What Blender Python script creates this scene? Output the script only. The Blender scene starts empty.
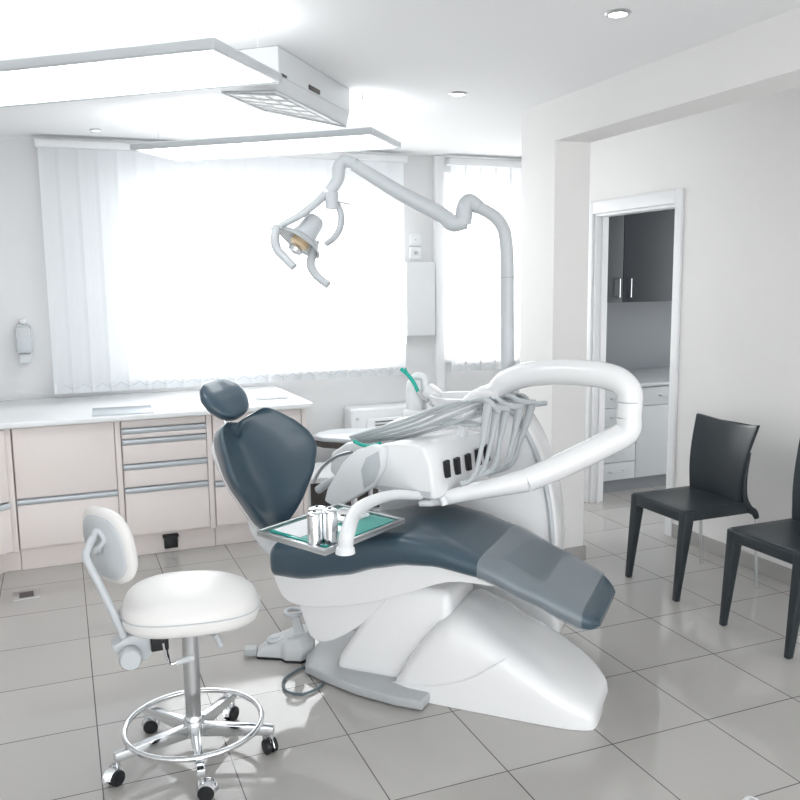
import bpy, bmesh, math, random
from mathutils import Matrix, Vector
R = math.radians
random.seed(4)
scene = bpy.context.scene
COL = scene.collection

# ------------------------------------------------------------------ camera
yaw, pitch, roll = R(21.89), R(8.0), R(-0.72)
fwd = Vector((math.sin(yaw)*math.cos(pitch), math.cos(yaw)*math.cos(pitch), -math.sin(pitch)))
rgt = Vector((math.cos(yaw), -math.sin(yaw), 0))
up = rgt.cross(fwd)
r2 = rgt*math.cos(roll) + up*math.sin(roll)
u2 = -rgt*math.sin(roll) + up*math.cos(roll)
cd = bpy.data.cameras.new('camera'); cam = bpy.data.objects.new('camera', cd); COL.objects.link(cam)
cam.matrix_world = Matrix(((r2.x, u2.x, -fwd.x, 0), (r2.y, u2.y, -fwd.y, 0), (r2.z, u2.z, -fwd.z, 1.6), (0, 0, 0, 1)))
cd.sensor_width = 36; cd.lens = 841.9/800*36; cd.clip_start = .05
scene.camera = cam
# ------------------------------------------------------------------ world, sun, exposure
wd = bpy.data.worlds.new('sky'); scene.world = wd; wd.use_nodes = True
bg = wd.node_tree.nodes['Background']; bg.inputs[0].default_value = (.96, .98, 1, 1); bg.inputs[1].default_value = 1.05
sd = bpy.data.lights.new('sun', 'SUN'); sd.energy = 5.0; sd.angle = R(14); sd.color = (1, .98, .95)
sun = bpy.data.objects.new('sun', sd); COL.objects.link(sun)
sun.rotation_euler = Vector((0.0, -1, -.33)).to_track_quat('-Z', 'Y').to_euler()
scene.view_settings.view_transform = 'Standard'; scene.view_settings.look = 'None'
scene.view_settings.gamma = 1; scene.view_settings.exposure = 1.62
scene.view_settings.use_curve_mapping = False

# ------------------------------------------------------------------ materials
def mat(name, col, rough=.5, metal=0, spec=.5, coat=0, trans=0, emit=None, es=0, alpha=1, ior=1.45, noise=0, nscale=40, bump=0):
    m = bpy.data.materials.new(name); m.use_nodes = True
    nt = m.node_tree; p = nt.nodes['Principled BSDF']
    p.inputs['Base Color'].default_value = (*col, 1); p.inputs['Roughness'].default_value = rough
    p.inputs['Metallic'].default_value = metal; p.inputs['Specular IOR Level'].default_value = spec
    p.inputs['Coat Weight'].default_value = coat; p.inputs['Coat Roughness'].default_value = .06
    p.inputs['Transmission Weight'].default_value = trans; p.inputs['Alpha'].default_value = alpha; p.inputs['IOR'].default_value = ior
    if emit: p.inputs['Emission Color'].default_value = (*emit, 1); p.inputs['Emission Strength'].default_value = es
    if noise or bump:
        tc = nt.nodes.new('ShaderNodeTexCoord'); n = nt.nodes.new('ShaderNodeTexNoise'); n.inputs['Scale'].default_value = nscale
        n.inputs['Detail'].default_value = 4
        nt.links.new(tc.outputs['Object'], n.inputs['Vector'])
        if noise:
            mx = nt.nodes.new('ShaderNodeMix'); mx.data_type = 'RGBA'
            mx.inputs[6].default_value = (*[c*(1-noise) for c in col], 1); mx.inputs[7].default_value = (*[min(1, c*(1+noise)) for c in col], 1)
            nt.links.new(n.outputs['Fac'], mx.inputs[0]); nt.links.new(mx.outputs[2], p.inputs['Base Color'])
        if bump:
            b = nt.nodes.new('ShaderNodeBump'); b.inputs['Strength'].default_value = bump; b.inputs['Distance'].default_value = .002
            nt.links.new(n.outputs['Fac'], b.inputs['Height']); nt.links.new(b.outputs['Normal'], p.inputs['Normal'])
    return m
def mix_transparent(name, col, fac, rough=.05):
    m = bpy.data.materials.new(name); m.use_nodes = True; nt = m.node_tree; nt.nodes.clear()
    o = nt.nodes.new('ShaderNodeOutputMaterial'); mx = nt.nodes.new('ShaderNodeMixShader'); t = nt.nodes.new('ShaderNodeBsdfTransparent')
    p = nt.nodes.new('ShaderNodeBsdfPrincipled'); p.inputs['Base Color'].default_value = (*col, 1); p.inputs['Roughness'].default_value = rough
    mx.inputs[0].default_value = fac
    nt.links.new(t.outputs[0], mx.inputs[1]); nt.links.new(p.outputs[0], mx.inputs[2]); nt.links.new(mx.outputs[0], o.inputs[0])
    return m
M = {}
M['wall'] = mat('wall_paint', (.84, .83, .82), .7, spec=.25, noise=.012, nscale=6, bump=.05)
M['wallback'] = mat('wall_paint_cool', (.76, .765, .77), .7, spec=.25, noise=.012, nscale=6, bump=.05)
M['ceil'] = mat('ceiling_paint', (.88, .885, .89), .8, spec=.2, bump=.04, nscale=60)
M['trim'] = mat('white_lacquered_trim', (.84, .85, .86), .3)
M['cab'] = mat('cream_pink_laminate', (.86, .795, .77), .38, noise=.01, nscale=15)
M['alu'] = mat('brushed_aluminium', (.60, .65, .69), .33, metal=.25)
M['top'] = mat('white_worktop', (.86, .88, .89), .18)
M['white'] = mat('white_gloss_plastic', (.87, .875, .88), .14, coat=.5)
M['whitesat'] = mat('white_satin_plastic', (.82, .84, .85), .35)
M['unitgrey'] = mat('air_unit_enamel', (.68, .70, .71), .4)
M['light_grey'] = mat('light_grey_plastic', (.60, .62, .63), .35)
M['mid_grey'] = mat('mid_grey_plastic', (.46, .48, .49), .35)
M['lampgrey'] = mat('pale_grey_enamel', (.55, .58, .60), .3)
M['hose'] = mat('grey_silicone_hose', (.47, .505, .52), .4)
M['blue'] = mat('slate_blue_vinyl', (.044, .078, .106), .30, coat=.4, noise=.02, nscale=5)
M['black'] = mat('black_plastic', (.012, .013, .015), .4)
M['chrome'] = mat('chrome', (.80, .82, .84), .09, metal=1)
M['steel'] = mat('brushed_steel', (.62, .63, .64), .28, metal=1)
M['stoolseat'] = mat('off_white_vinyl', (.80, .79, .775), .35, noise=.01, nscale=20)
M['chair'] = mat('anthracite_plastic', (.024, .032, .038), .34, bump=.04, nscale=200)
M['darkcab'] = mat('anthracite_laminate', (.024, .031, .038), .3)
M['greycab'] = mat('pale_grey_laminate', (.62, .65, .67), .35)
M['splash'] = mat('grey_splashback', (.27, .29, .31), .4)
M['dish'] = mix_transparent('frosted_reflector', (.58, .61, .63), .8, .15)
M['cable'] = mat('slate_cable', (.10, .14, .16), .35)
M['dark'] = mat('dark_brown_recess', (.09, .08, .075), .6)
M['paper'] = mat('white_paper', (.88, .89, .90), .6)
M['sheet'] = mat('pale_blue_grey_glossy_sheet', (.55, .61, .65), .08)
M['green'] = mat('turquoise_green_glass', (.03, .42, .36), .08, coat=.5)
M['greenp'] = mat('green_plastic', (.02, .45, .36), .3)
M['amber'] = mat('amber_filter', (.72, .55, .35), .2)
M['mirror'] = mat('faceted_reflector', (.82, .84, .86), .12, metal=.9)
M['clear'] = mix_transparent('clear_plastic', (.80, .84, .86), .5, .06)
M['film'] = mix_transparent('clear_vinyl_film', (.55, .60, .64), .30, .05)
M['glass'] = mix_transparent('window_glass', (.9, .95, 1), .05, .02)
M['diff'] = mat('luminaire_diffuser', (.9, .9, .9), .5, emit=(.95, .98, 1), es=1.6)
M['uplight'] = mat('uplight_diffuser', (.9, .9, .9), .5, emit=(.95, .98, 1), es=1.1)
M['spot'] = mat('downlight_glow', (.9, .9, .9), .5, emit=(1, .98, .94), es=4)
M['kerb'] = mat('skirting_tile', (.40, .39, .38), .25, noise=.05, nscale=120)
# translucent blind fabric
m = bpy.data.materials.new('blind_fabric'); m.use_nodes = True; nt = m.node_tree; nt.nodes.clear()
o_ = nt.nodes.new('ShaderNodeOutputMaterial'); a_ = nt.nodes.new('ShaderNodeAddShader')
d_ = nt.nodes.new('ShaderNodeBsdfDiffuse'); d_.inputs[0].default_value = (.45, .46, .47, 1)
t_ = nt.nodes.new('ShaderNodeBsdfTranslucent'); t_.inputs[0].default_value = (.50, .51, .515, 1)
nt.links.new(d_.outputs[0], a_.inputs[0]); nt.links.new(t_.outputs[0], a_.inputs[1]); nt.links.new(a_.outputs[0], o_.inputs[0])
M['blind'] = m
# floor tiles
m = bpy.data.materials.new('grey_porcelain_tiles'); m.use_nodes = True; nt = m.node_tree; p = nt.nodes['Principled BSDF']
tc = nt.nodes.new('ShaderNodeTexCoord'); mp = nt.nodes.new('ShaderNodeMapping'); mp.inputs['Location'].default_value = (-.034+.4135*20, -2.262+.4223*20, 0)
br = nt.nodes.new('ShaderNodeTexBrick'); br.offset = 0; br.squash = 1
br.inputs['Scale'].default_value = 1; br.inputs['Mortar Size'].default_value = .0022; br.inputs['Mortar Smooth'].default_value = .1
br.inputs['Brick Width'].default_value = .4135; br.inputs['Row Height'].default_value = .4223
br.inputs['Color1'].default_value = (.50, .485, .465, 1); br.inputs['Color2'].default_value = (.475, .46, .44, 1); br.inputs['Mortar'].default_value = (.10, .095, .09, 1)
nz = nt.nodes.new('ShaderNodeTexNoise'); nz.inputs['Scale'].default_value = 260; nz.inputs['Detail'].default_value = 3
mx = nt.nodes.new('ShaderNodeMix'); mx.data_type = 'RGBA'; mx.blend_type = 'MULTIPLY'; mx.inputs[0].default_value = .35
nt.links.new(tc.outputs['Object'], mp.inputs['Vector']); nt.links.new(mp.outputs[0], br.inputs['Vector']); nt.links.new(tc.outputs['Object'], nz.inputs['Vector'])
rp = nt.nodes.new('ShaderNodeValToRGB'); rp.color_ramp.elements[0].position = .35; rp.color_ramp.elements[0].color = (.8, .8, .8, 1); rp.color_ramp.elements[1].position = .65
nt.links.new(nz.outputs['Fac'], rp.inputs[0])
nt.links.new(br.outputs['Color'], mx.inputs[6]); nt.links.new(rp.outputs[0], mx.inputs[7]); nt.links.new(mx.outputs[2], p.inputs['Base Color'])
p.inputs['Roughness'].default_value = .07; p.inputs['Specular IOR Level'].default_value = .6
M['tiles'] = m

# ------------------------------------------------------------------ mesh helpers
def catmull(pts, k=6):
    P = [Vector(p) for p in pts]
    if len(P) < 3: return P
    out = []
    for i in range(len(P)-1):
        a = P[i-1] if i else P[0]*2-P[1]; b = P[i]; c = P[i+1]; d = P[i+2] if i+2 < len(P) else P[-1]*2-P[-2]
        for j in range(k):
            t = j/k
            out.append(.5*((2*b)+(c-a)*t+(2*a-5*b+4*c-d)*t*t+(3*b-a-3*c+d)*t**3))
    out.append(P[-1]); return out
class G:
    def __init__(s): s.v = []; s.f = []
    def add(s, vs, fs):
        n = len(s.v); s.v += [Vector(v) for v in vs]; s.f += [tuple(i+n for i in f) for f in fs]; return s
    def box(s, c, d, rot=None):
        vs = []
        for x in (-.5, .5):
            for y in (-.5, .5):
                for z in (-.5, .5):
                    v = Vector((x*d[0], y*d[1], z*d[2]))
                    if rot is not None: v = rot @ v
                    vs.append(v+Vector(c))
        return s.add(vs, [(0, 1, 3, 2), (4, 6, 7, 5), (0, 4, 5, 1), (2, 3, 7, 6), (0, 2, 6, 4), (1, 5, 7, 3)])
    def bb(s, x0, x1, y0, y1, z0, z1): return s.box(((x0+x1)/2, (y0+y1)/2, (z0+z1)/2), (x1-x0, y1-y0, z1-z0))
    def loft(s, rings, cap=True, closed=False):
        n = len(rings[0]); b = len(s.v); fs = []
        vs = [v for r in rings for v in r]; m_ = len(rings)
        for i in range(m_ if closed else m_-1):
            for j in range(n):
                fs.append((i*n+j, i*n+(j+1) % n, ((i+1) % m_)*n+(j+1) % n, ((i+1) % m_)*n+j))
        if cap and not closed: fs += [tuple(range(n))[::-1], tuple(range((m_-1)*n, m_*n))]
        return s.add(vs, fs)
    def tube(s, pts, r, n=14, k=6, flat=1, upv=None, closed=False):
        P = catmull(pts, k) if k > 1 else [Vector(p) for p in pts]
        if closed: P = [Vector(p) for p in pts]
        m_ = len(P)
        if isinstance(r, (int, float)): rr = [r]*m_
        else:
            rr = []
            for i in range(m_):
                x = i/(m_-1)*(len(r)-1); a = int(min(x, len(r)-2)); rr.append(r[a]+(r[a+1]-r[a])*(x-a))
        ref = Vector(upv) if upv else None; rings = []; prev = None
        for i, p in enumerate(P):
            t = (P[(i+1) % m_]-P[i-1]) if closed else (P[min(i+1, m_-1)]-P[max(i-1, 0)])
            t.normalize()
            if prev is None:
                a = ref if ref else (Vector((0, 0, 1)) if abs(t.z) < .9 else Vector((1, 0, 0)))
            else: a = ref if ref else prev
            x = (a-t*a.dot(t)).normalized(); prev = x; y = t.cross(x)
            rings.append([p+x*math.cos(q)*rr[i]*flat+y*math.sin(q)*rr[i] for q in [2*math.pi*j/n for j in range(n)]])
        return s.loft(rings, closed=closed)
    def lathe(s, prof, c, axis=(0, 0, 1), n=24, closed=False):
        z = Vector(axis).normalized(); x = z.orthogonal().normalized(); y = z.cross(x); c = Vector(c)
        return s.loft([[c+z*h+(x*math.cos(q)+y*math.sin(q))*max(r, .0004) for q in [2*math.pi*j/n for j in range(n)]] for r, h in prof], closed=closed)
    def prism(s, pts, a, b):
        # pts: 3D polygon (planar), swept by offset vectors a and b
        a = Vector(a); b = Vector(b); n = len(pts)
        vs = [Vector(p)+a for p in pts]+[Vector(p)+b for p in pts]
        return s.add(vs, [tuple(range(n))[::-1], tuple(range(n, 2*n))]+[(i, (i+1) % n, n+(i+1) % n, n+i) for i in range(n)])
    def build(s, name, m, parent=None, frame=None, bevel=0, seg=3, sub=0, smooth=True, ang=42):
        F_ = frame if frame is not None else Matrix()
        if parent is not None: F_ = WM[parent.name].inverted() @ F_
        me = bpy.data.meshes.new(name); bm = bmesh.new()
        vs = [bm.verts.new(F_ @ v) for v in s.v]
        for f in s.f:
            try: bm.faces.new([vs[i] for i in f])
            except ValueError: pass
        bmesh.ops.recalc_face_normals(bm, faces=bm.faces)
        if bevel:
            es = [e for e in bm.edges if len(e.link_faces) == 2 and e.calc_face_angle(0) > R(25)]
            bmesh.ops.bevel(bm, geom=es, offset=bevel, segments=seg, profile=.5, affect='EDGES', clamp_overlap=True)
        bm.to_mesh(me); bm.free()
        if smooth:
            me.polygons.foreach_set('use_smooth', [True]*len(me.polygons)); me.set_sharp_from_angle(angle=R(ang))
        me.materials.append(M[m] if isinstance(m, str) else m)
        o = bpy.data.objects.new(name, me); COL.objects.link(o)
        if parent is not None: o.parent = parent; WM[o.name] = WM[parent.name]
        else: WM[o.name] = Matrix()
        if sub:
            sm = o.modifiers.new('sub', 'SUBSURF'); sm.levels = sub; sm.render_levels = sub
        return o
WM = {}
def recentre(o, at):
    # move the origin of a single-mesh thing to its base
    at = Vector(at); o.data.transform(Matrix.Translation(-at)); o.location = at; WM[o.name] = Matrix.Translation(at)
def tag(o, label=None, cat=None, group=None, kind=None):
    if label: o['label'] = label
    if cat: o['category'] = cat
    if group: o['group'] = group
    if kind: o['kind'] = kind
    return o
def thing(name, label, cat, loc=(0, 0, 0), rz=0, group=None):
    o = bpy.data.objects.new(name, None); COL.objects.link(o); o.empty_display_size = .1
    o.location = loc; o.rotation_euler = (0, 0, rz)
    WM[o.name] = Matrix.Translation(Vector(loc)) @ Matrix.Rotation(rz, 4, 'Z')
    return tag(o, label, cat, group)
def solo(g, name, m, label, cat, base, group=None, **kw):
    o = g.build(name, m, **kw); recentre(o, base); return tag(o, label, cat, group)
def struct(g, name, m, parent=None, **kw):
    o = g.build(name, m, parent, **kw); o['kind'] = 'structure'; return o
def copy_tree(o, parent=None):
    c = o.copy(); COL.objects.link(c); c.parent = parent
    if o.name in WM: WM[c.name] = WM[o.name]
    for ch in o.children: copy_tree(ch, c)
    return c

# ================================================================== SETTING
CZ = 2.54; WX = 3.47; BY = 6.0
struct(G().bb(-2.6, 7.2, -1.6, 6.6, -.08, 0), 'floor', 'tiles', smooth=False)
struct(G().bb(-2.6, 7.2, -1.6, 6.25, CZ, CZ+.12), 'ceiling', 'ceil', smooth=False)
W1 = (.47, 2.40, 1.0, 2.28); W2 = (2.79, 3.44, 1.0, 2.42)
g = G(); xs = [-2.6, W1[0], W1[1], W2[0], W2[1], 7.2]
for i in (0, 2, 4): g.bb(xs[i], xs[i+1], BY, BY+.25, 0, CZ)
for w in (W1, W2): g.bb(w[0], w[1], BY, BY+.25, 0, w[2]); g.bb(w[0], w[1], BY, BY+.25, w[3], CZ)
struct(g, 'wall_back', 'wallback', smooth=False)
D0, D1, DH = 4.15, 4.99, 2.045
g = G().bb(WX, WX+.10, -1.6, D0, 0, CZ).bb(WX, WX+.10, D1, BY, 0, CZ).bb(WX, WX+.10, D0, D1, DH, CZ)
struct(g, 'wall_right', 'wall', smooth=False)
struct(G().bb(-2.7, -2.6, -1.6, 6.25, 0, CZ), 'wall_left', 'wall', smooth=False)
struct(G().bb(3.57, 7.2, 2.4, 2.5, 0, CZ), 'wall_side', 'wall', smooth=False)
# beam and column
struct(G().bb(2.49, 2.71, 3.95, 4.30, 0, CZ), 'trim_1', 'wall', smooth=False)
struct(G().bb(2.49, 2.71, -1.6, 3.95, 2.328, CZ), 'trim_2', 'wall', smooth=False)
# baseboards
g = G().bb(WX-.012, WX, -1.6, 4.09, 0, .085)
struct(g, 'baseboard_right', 'kerb', bevel=.002)
struct(G().bb(2.478, 2.722, 3.938, 4.312, 0, .085), 'baseboard_column', 'kerb', bevel=.002)
struct(G().bb(2.1, WX, BY-.012, BY, 0, .085), 'baseboard_back', 'kerb', bevel=.002)
# window frames and glass
for i, w in enumerate((W1, W2)):
    g = G(); y0, y1 = BY+.10, BY+.16
    g.bb(w[0], w[0]+.06, y0, y1, w[2], w[3]).bb(w[1]-.06, w[1], y0, y1, w[2], w[3]).bb(w[0]+.06, w[1]-.06, y0, y1, w[2], w[2]+.06).bb(w[0]+.06, w[1]-.06, y0, y1, w[3]-.06, w[3])
    fr = struct(g, 'window_%d' % (i+1), 'trim', bevel=.004)
    p_ = G().bb(w[0]+.05, w[1]-.05, BY+.125, BY+.133, w[2]+.05, w[3]-.05).build('window_pane', 'glass', fr)
    s_ = G().bb(w[0]-.01, w[1]+.01 if i == 0 else WX-.005, BY-.05, BY+.10, w[2]-.03, w[2]-.002).build('window_sill', 'trim', fr, bevel=.004)
# white upright post between wall pier and second window
struct(G().bb(2.70, 2.775, BY-.05, BY, 0.0, CZ-.001), 'trim_3', 'trim', bevel=.006)

# door frame
g = G()
for x0, x1 in ((WX-.018, WX), (WX+.10, WX+.118)):
    g.bb(x0, x1, D0-.06, D0, 0, DH+.08).bb(x0, x1, D1, D1+.06, 0, DH+.08).bb(x0, x1, D0, D1, DH, DH+.08)
g.bb(WX, WX+.10, D0, D0+.02, 0, DH).bb(WX, WX+.10, D1-.02, D1, 0, DH).bb(WX, WX+.10, D0+.02, D1-.02, DH-.02, DH)
dr = struct(g, 'door_1', 'trim', bevel=.003)
G().bb(WX+.045, WX+.06, D1-.035, D1-.02, 0, DH-.02).bb(WX+.045, WX+.06, D0+.02, D0+.035, 0, DH-.02).build('door_stop', 'trim', dr, bevel=.002)

# vertical blinds
def blind(x0, x1, z0, label, y=BY-.09):
    t = thing('vertical_blind', label, 'blind', ((x0+x1)/2, y, z0), 0)
    G().bb(x0-.02, x1+.02, y-.05, y+.03, CZ-.075, CZ-.03).build('headrail', 'trim', t, bevel=.006)
    n = int((x1-x0)/.116); g = G(); hg = G(); st = (x1-x0)/n
    for i in range(n):
        cx = x0+st*(i+.5); a = R(7)
        for k in range(4):
            u0 = -.5+k/4; u1 = u0+.25
            pts = []
            for u, z in ((u0, z0), (u1, z0), (u1, CZ-.075), (u0, CZ-.075)):
                pts.append((cx+u*.127*math.cos(a), y-.012+u*.127*math.sin(a)+.006*(4*u*u-1), z))
            g.add(pts, [(0, 1, 2, 3)])
        hg.box((cx, y-.013, z0+.030), (.126, .003, .060), Matrix.Rotation(a, 3, 'Z'))
    g.build('louvres', 'blind', t, smooth=True, ang=80)
    hg.build('bottom_weights', 'whitesat', t, smooth=False)
    g = G()
    for i in range(n-1):
        cx = x0+st*(i+.5)
        g.tube([(cx+st*q, y-.02, z0+.058-.030*math.sin(math.pi*q)) for q in (0, .25, .5, .75, 1)], .0016, n=5, k=1)
    g.build('bead_chain', 'alu', t)
    return t
blind(-.055, 2.42, .90, 'wide white vertical blind covering the large window behind the counter')
blind(2.80, 3.45, .90, 'narrow white vertical blind over the small window beside the column')

# ================================================================== COUNTER
FY = 5.03; TZ0, TZ1 = .835, .868
# worktop with a skewed left wing
g = G(); o1 = (-.30, 4.99); g.prism([(-1.6, 4.99, 0), (-.31, 4.965, 0), (1.42, 4.965, 0), (1.42, 5.985, 0), (-1.6, 5.985, 0)], (0, 0, TZ0), (0, 0, TZ1))
solo(g, 'worktop', 'top', 'long white worktop running under the window blind', 'worktop', (0, 5.4, TZ0), bevel=.008)
def cabinet(x0, x1, rows, label, name='base_cabinet', frame=None, base=None):
    """rows: list of (z0, z1, strip) front panels"""
    t = thing(name, label, 'cabinet', base or ((x0+x1)/2, 5.4, 0), 0, None)
    y = FY
    G().bb(x0, x1, y+.02, 5.95, .13, TZ0-.002).build('carcass', 'cab', t, frame, bevel=.002)
    G().bb(x0, x1, y+.06, 5.95, 0, .13).build('plinth', 'cab', t, frame, bevel=.002)
    G().bb(x1-.032, x1-.002, y-.002, y+.0195, .13, TZ0-.003).build('side_panel', 'cab', t, frame, bevel=.002)
    for z0, z1, st in rows:
        d = G().bb(x0+.004, x1-.036, y-.002, y+.0195, z0, z1-(.036 if st else 0)).build('drawer_front', 'cab', t, frame, bevel=.0025)
        if st:
            G().prism([(x0+.004, y-.002, z1-.034), (x0+.004, y-.013, z1-.020), (x0+.004, y-.013, z1-.006), (x0+.004, y+.019, z1-.002), (x0+.004, y+.019, z1-.034)], (0, 0, 0), (x1-x0-.040, 0, 0)).build('grip_strip', 'alu', d, frame, bevel=.001)
    return t
R2 = [(.145, .425, True), (.43, .825, False)]
R5 = [(.145, .430, True), (.434, .570, True), (.574, .718, True), (.722, .782, True), (.786, .825, False)]
cabinet(-.285, .286, R2, 'cream base cabinet with one tall front above one lower drawer, left of the five-drawer unit')
cabinet(.288, .805, R5, 'cream base cabinet with five drawers and aluminium grip strips, left of the blue chair back')
cabinet(.807, 1.39, [(.145, .418, True), (.424, .560, True), (.566, .825, False)], 'cream base cabinet at the right end of the worktop, behind the blue chair back')
# side post panels between units, angled corner unit
fr = Matrix.Translation((-.262, 5.03, 0)) @ Matrix.Rotation(R(43), 4, 'Z') @ Matrix.Translation((.262, -5.03, 0))
t = thing('corner_cabinet', 'angled cream corner cabinet at the left edge, beside the tall drawer unit', 'cabinet', (-.42, 5.1, 0))
fr = Matrix.Translation((-.30, 5.02, 0)) @ Matrix.Rotation(R(38), 4, 'Z')
G().prism([(-.33, 5.05, 0), (-.288, 5.05, 0), (-.288, 5.9, 0), (-1.5, 5.9, 0), (-1.5, 5.0, 0), (-.9, 4.62, 0), (-.75, 4.72, 0)], (0, 0, .13), (0, 0, TZ0-.002)).build('carcass', 'cab', t, bevel=.002)
G().prism([(-.36, 5.10, 0), (-.288, 5.09, 0), (-.288, 5.9, 0), (-1.5, 5.9, 0), (-1.5, 5.05, 0), (-.9, 4.66, 0), (-.78, 4.78, 0)], (0, 0, 0), (0, 0, .13)).build('plinth', 'cab', t, bevel=.002)
G().bb(-.335, -.290, 5.018, 5.05, .13, .833).build('corner_post', 'cab', t, bevel=.003)
for z0, z1, st in R2:
    d = G().bb(-.55, -.03, -.012, .008, z0, z1-(.036 if st else 0)).build('drawer_front', 'cab', t, fr, bevel=.0025)
    if st: G().bb(-.55, -.03, -.02, .008, z1-.034, z1-.004).build('grip_strip', 'alu', d, fr, bevel=.003)
# black outlet in the plinth
t = thing('plinth_outlet', 'small black outlet box in the plinth under the five-drawer unit', 'outlet', (0.531,5.06,0.043))
a = (0.5,5.06,0.134); b = (0.578,5.06,0.037)
G().bb(a[0], b[0], 5.055, 5.089, .03, .105).build('box_body', 'black', t, bevel=.003)
G().bb(a[0]-.008, b[0]+.006, 5.045, 5.088, .098, .112).build('cover_flap', 'black', t, bevel=.003)
# things on the worktop
g = G().prism([(.150, 5.30, 0), (.137, 4.99, 0), (.475, 4.98, 0), (.485, 5.28, 0)], (0, 0, TZ1+.0008), (0, 0, TZ1+.007))
solo(g, 'glossy_sheet', 'sheet', 'pale blue-grey glossy sheet lying on the worktop over the drawers', 'sheet', (.31, 5.14, TZ1+.0008), bevel=.001)
g = G().bb(1.12, 1.33, 5.23, 5.29, TZ1+.0008, TZ1+.018)
solo(g, 'flat_case', 'whitesat', 'small flat light case on the right end of the worktop', 'case', (1.22, 5.26, TZ1+.0008), bevel=.004)
# soap dispenser
t = thing('soap_dispenser', 'wall-mounted clear soap dispenser left of the wide blind', 'soap dispenser', (-.22, 5.999, 1.12))
G().bb(-.262, -.178, 5.965, 5.999, 1.13, 1.36).build('back_plate', 'light_grey', t, bevel=.012)
G().bb(-.268, -.172, 5.905, 5.966, 1.17, 1.345).build('tank', 'clear', t, bevel=.018)
G().bb(-.258, -.182, 5.912, 5.960, 1.172, 1.27).build('soap', 'sheet', t, bevel=.014)
G().bb(-.255, -.185, 5.89, 5.965, 1.11, 1.168).build('push_lever', 'light_grey', t, bevel=.012)
G().bb(-.238, -.202, 5.96, 5.999, 1.36, 1.39).build('hook', 'whitesat', t, bevel=.006)

# ================================================================== PIER FITTINGS
def socket(z0, label, kind):
    t = thing('light_switch' if kind == 's' else 'power_socket', label, 'switch' if kind == 's' else 'socket', (2.547, 5.999, z0))
    G().bb(2.502, 2.594, 5.985, 5.9995, z0, z0+.092).build('frame_plate', 'trim', t, bevel=.003)
    if kind == 's': G().bb(2.515, 2.581, 5.978, 5.9849, z0+.013, z0+.079).build('rocker', 'whitesat', t, bevel=.003); G().bb(2.542, 2.55, 5.976, 5.979, z0+.042, z0+.05).build('indicator', 'mid_grey', t)
    else:
        G().lathe([(.0, 0), (.030, 0), (.033, .006), (.024, .006), (.022, .001), (0, .001)], (2.548, 5.985, z0+.046), (0, -1, 0)).build('round_insert', 'whitesat', t)
        G().bb(2.536, 2.56, 5.979, 5.9838, z0+.035, z0+.058).build('contact_recess', 'mid_grey', t)
socket(1.868, 'white light switch on the wall pier above the socket', 's')
socket(1.768, 'white power socket on the wall pier just below the switch', 'p')
t = thing('wall_box', 'plain white wall box on the pier under the socket', 'wall box', (2.57, 5.999, 1.18))
G().bb(2.435, 2.67, 5.90, 5.999, 1.19, 1.745).build('cover', 'whitesat', t, bevel=.006)
G().bb(2.432, 2.44, 5.905, 5.99, 1.12, 1.26).build('side_clip', 'light_grey', t, bevel=.002)

# heater below the sill
t = thing('convector_heater', 'white box heater with dark slots on the wall below the sill', 'heater', (2.4, 5.9, .2))
G().bb(1.945, 2.95, 5.80, 5.985, .20, .675).build('casing', 'whitesat', t, bevel=.02)
G().bb(2.06, 2.93, 5.775, 5.80, .24, .60).build('front_panel', 'whitesat', t, bevel=.012)
for k in range(3): G().bb(2.12, 2.62, 5.770, 5.7748, .520+k*.025, .528+k*.025).build('air_slot', 'dark', t)
G().lathe([(0, 0), (.012, 0), (.012, .01), (0, .01)], (1.99, 5.80, .60), (0, -1, 0)).build('knob', 'light_grey', t)

# ================================================================== CEILING FITTINGS
def rotz(a): return Matrix.Rotation(a, 4, 'Z')
def panel_light(corner, L, Wd, ang, zb, label, wires):
    t = thing('pendant_panel_light', label, 'ceiling light', (corner[0], corner[1], zb), ang, 'suspended panel lights')
    F_ = Matrix.Translation((corner[0], corner[1], zb)) @ rotz(ang)
    # local: x from -L to 0 along the long side, y 0..Wd
    g = G(); b = .022; h = .035
    g.bb(-L, 0, 0, b, 0, h).bb(-L, 0, Wd-b, Wd, 0, h).bb(-L, -L+b, b, Wd-b, 0, h).bb(-b, 0, b, Wd-b, 0, h)
    g.build('frame', 'lampgrey', t, F_, bevel=.006)
    G().bb(-L+b, -b, b, Wd-b, .004, .014).build('diffuser', 'diff', t, F_, smooth=False)
    G().bb(-L+b, -b, b, Wd-b, .018, h-.002).build('upper_diffuser', 'uplight', t, F_, smooth=False)
    for lx, ly in wires:
        w = G().tube([(lx, ly, h), (lx, ly, CZ-zb-.03)], .0012, n=6, k=1).build('suspension_wire', 'steel', t, F_)
        G().tube([(lx, ly, CZ-zb-.035), (lx, ly, CZ-zb)], .006, n=10, k=1).build('ceiling_fixing', 'steel', w, F_)
    return t
zb = 2.33
panel_light((0.506,2.774,2.34), 1.32, .50, R(-39), zb, 'large suspended panel light at the top left corner, nearest the camera', [(-.10, .03), (-.72, .03), (-.08, .47), (-1.1, .47)])
panel_light((1.504,4.072,2.34), 1.40, .50, R(-39), zb, 'suspended panel light in front of the blind, farther of the two', [(-.06, .04), (-1.24, .04), (-.06, .46), (-1.24, .46)])
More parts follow.
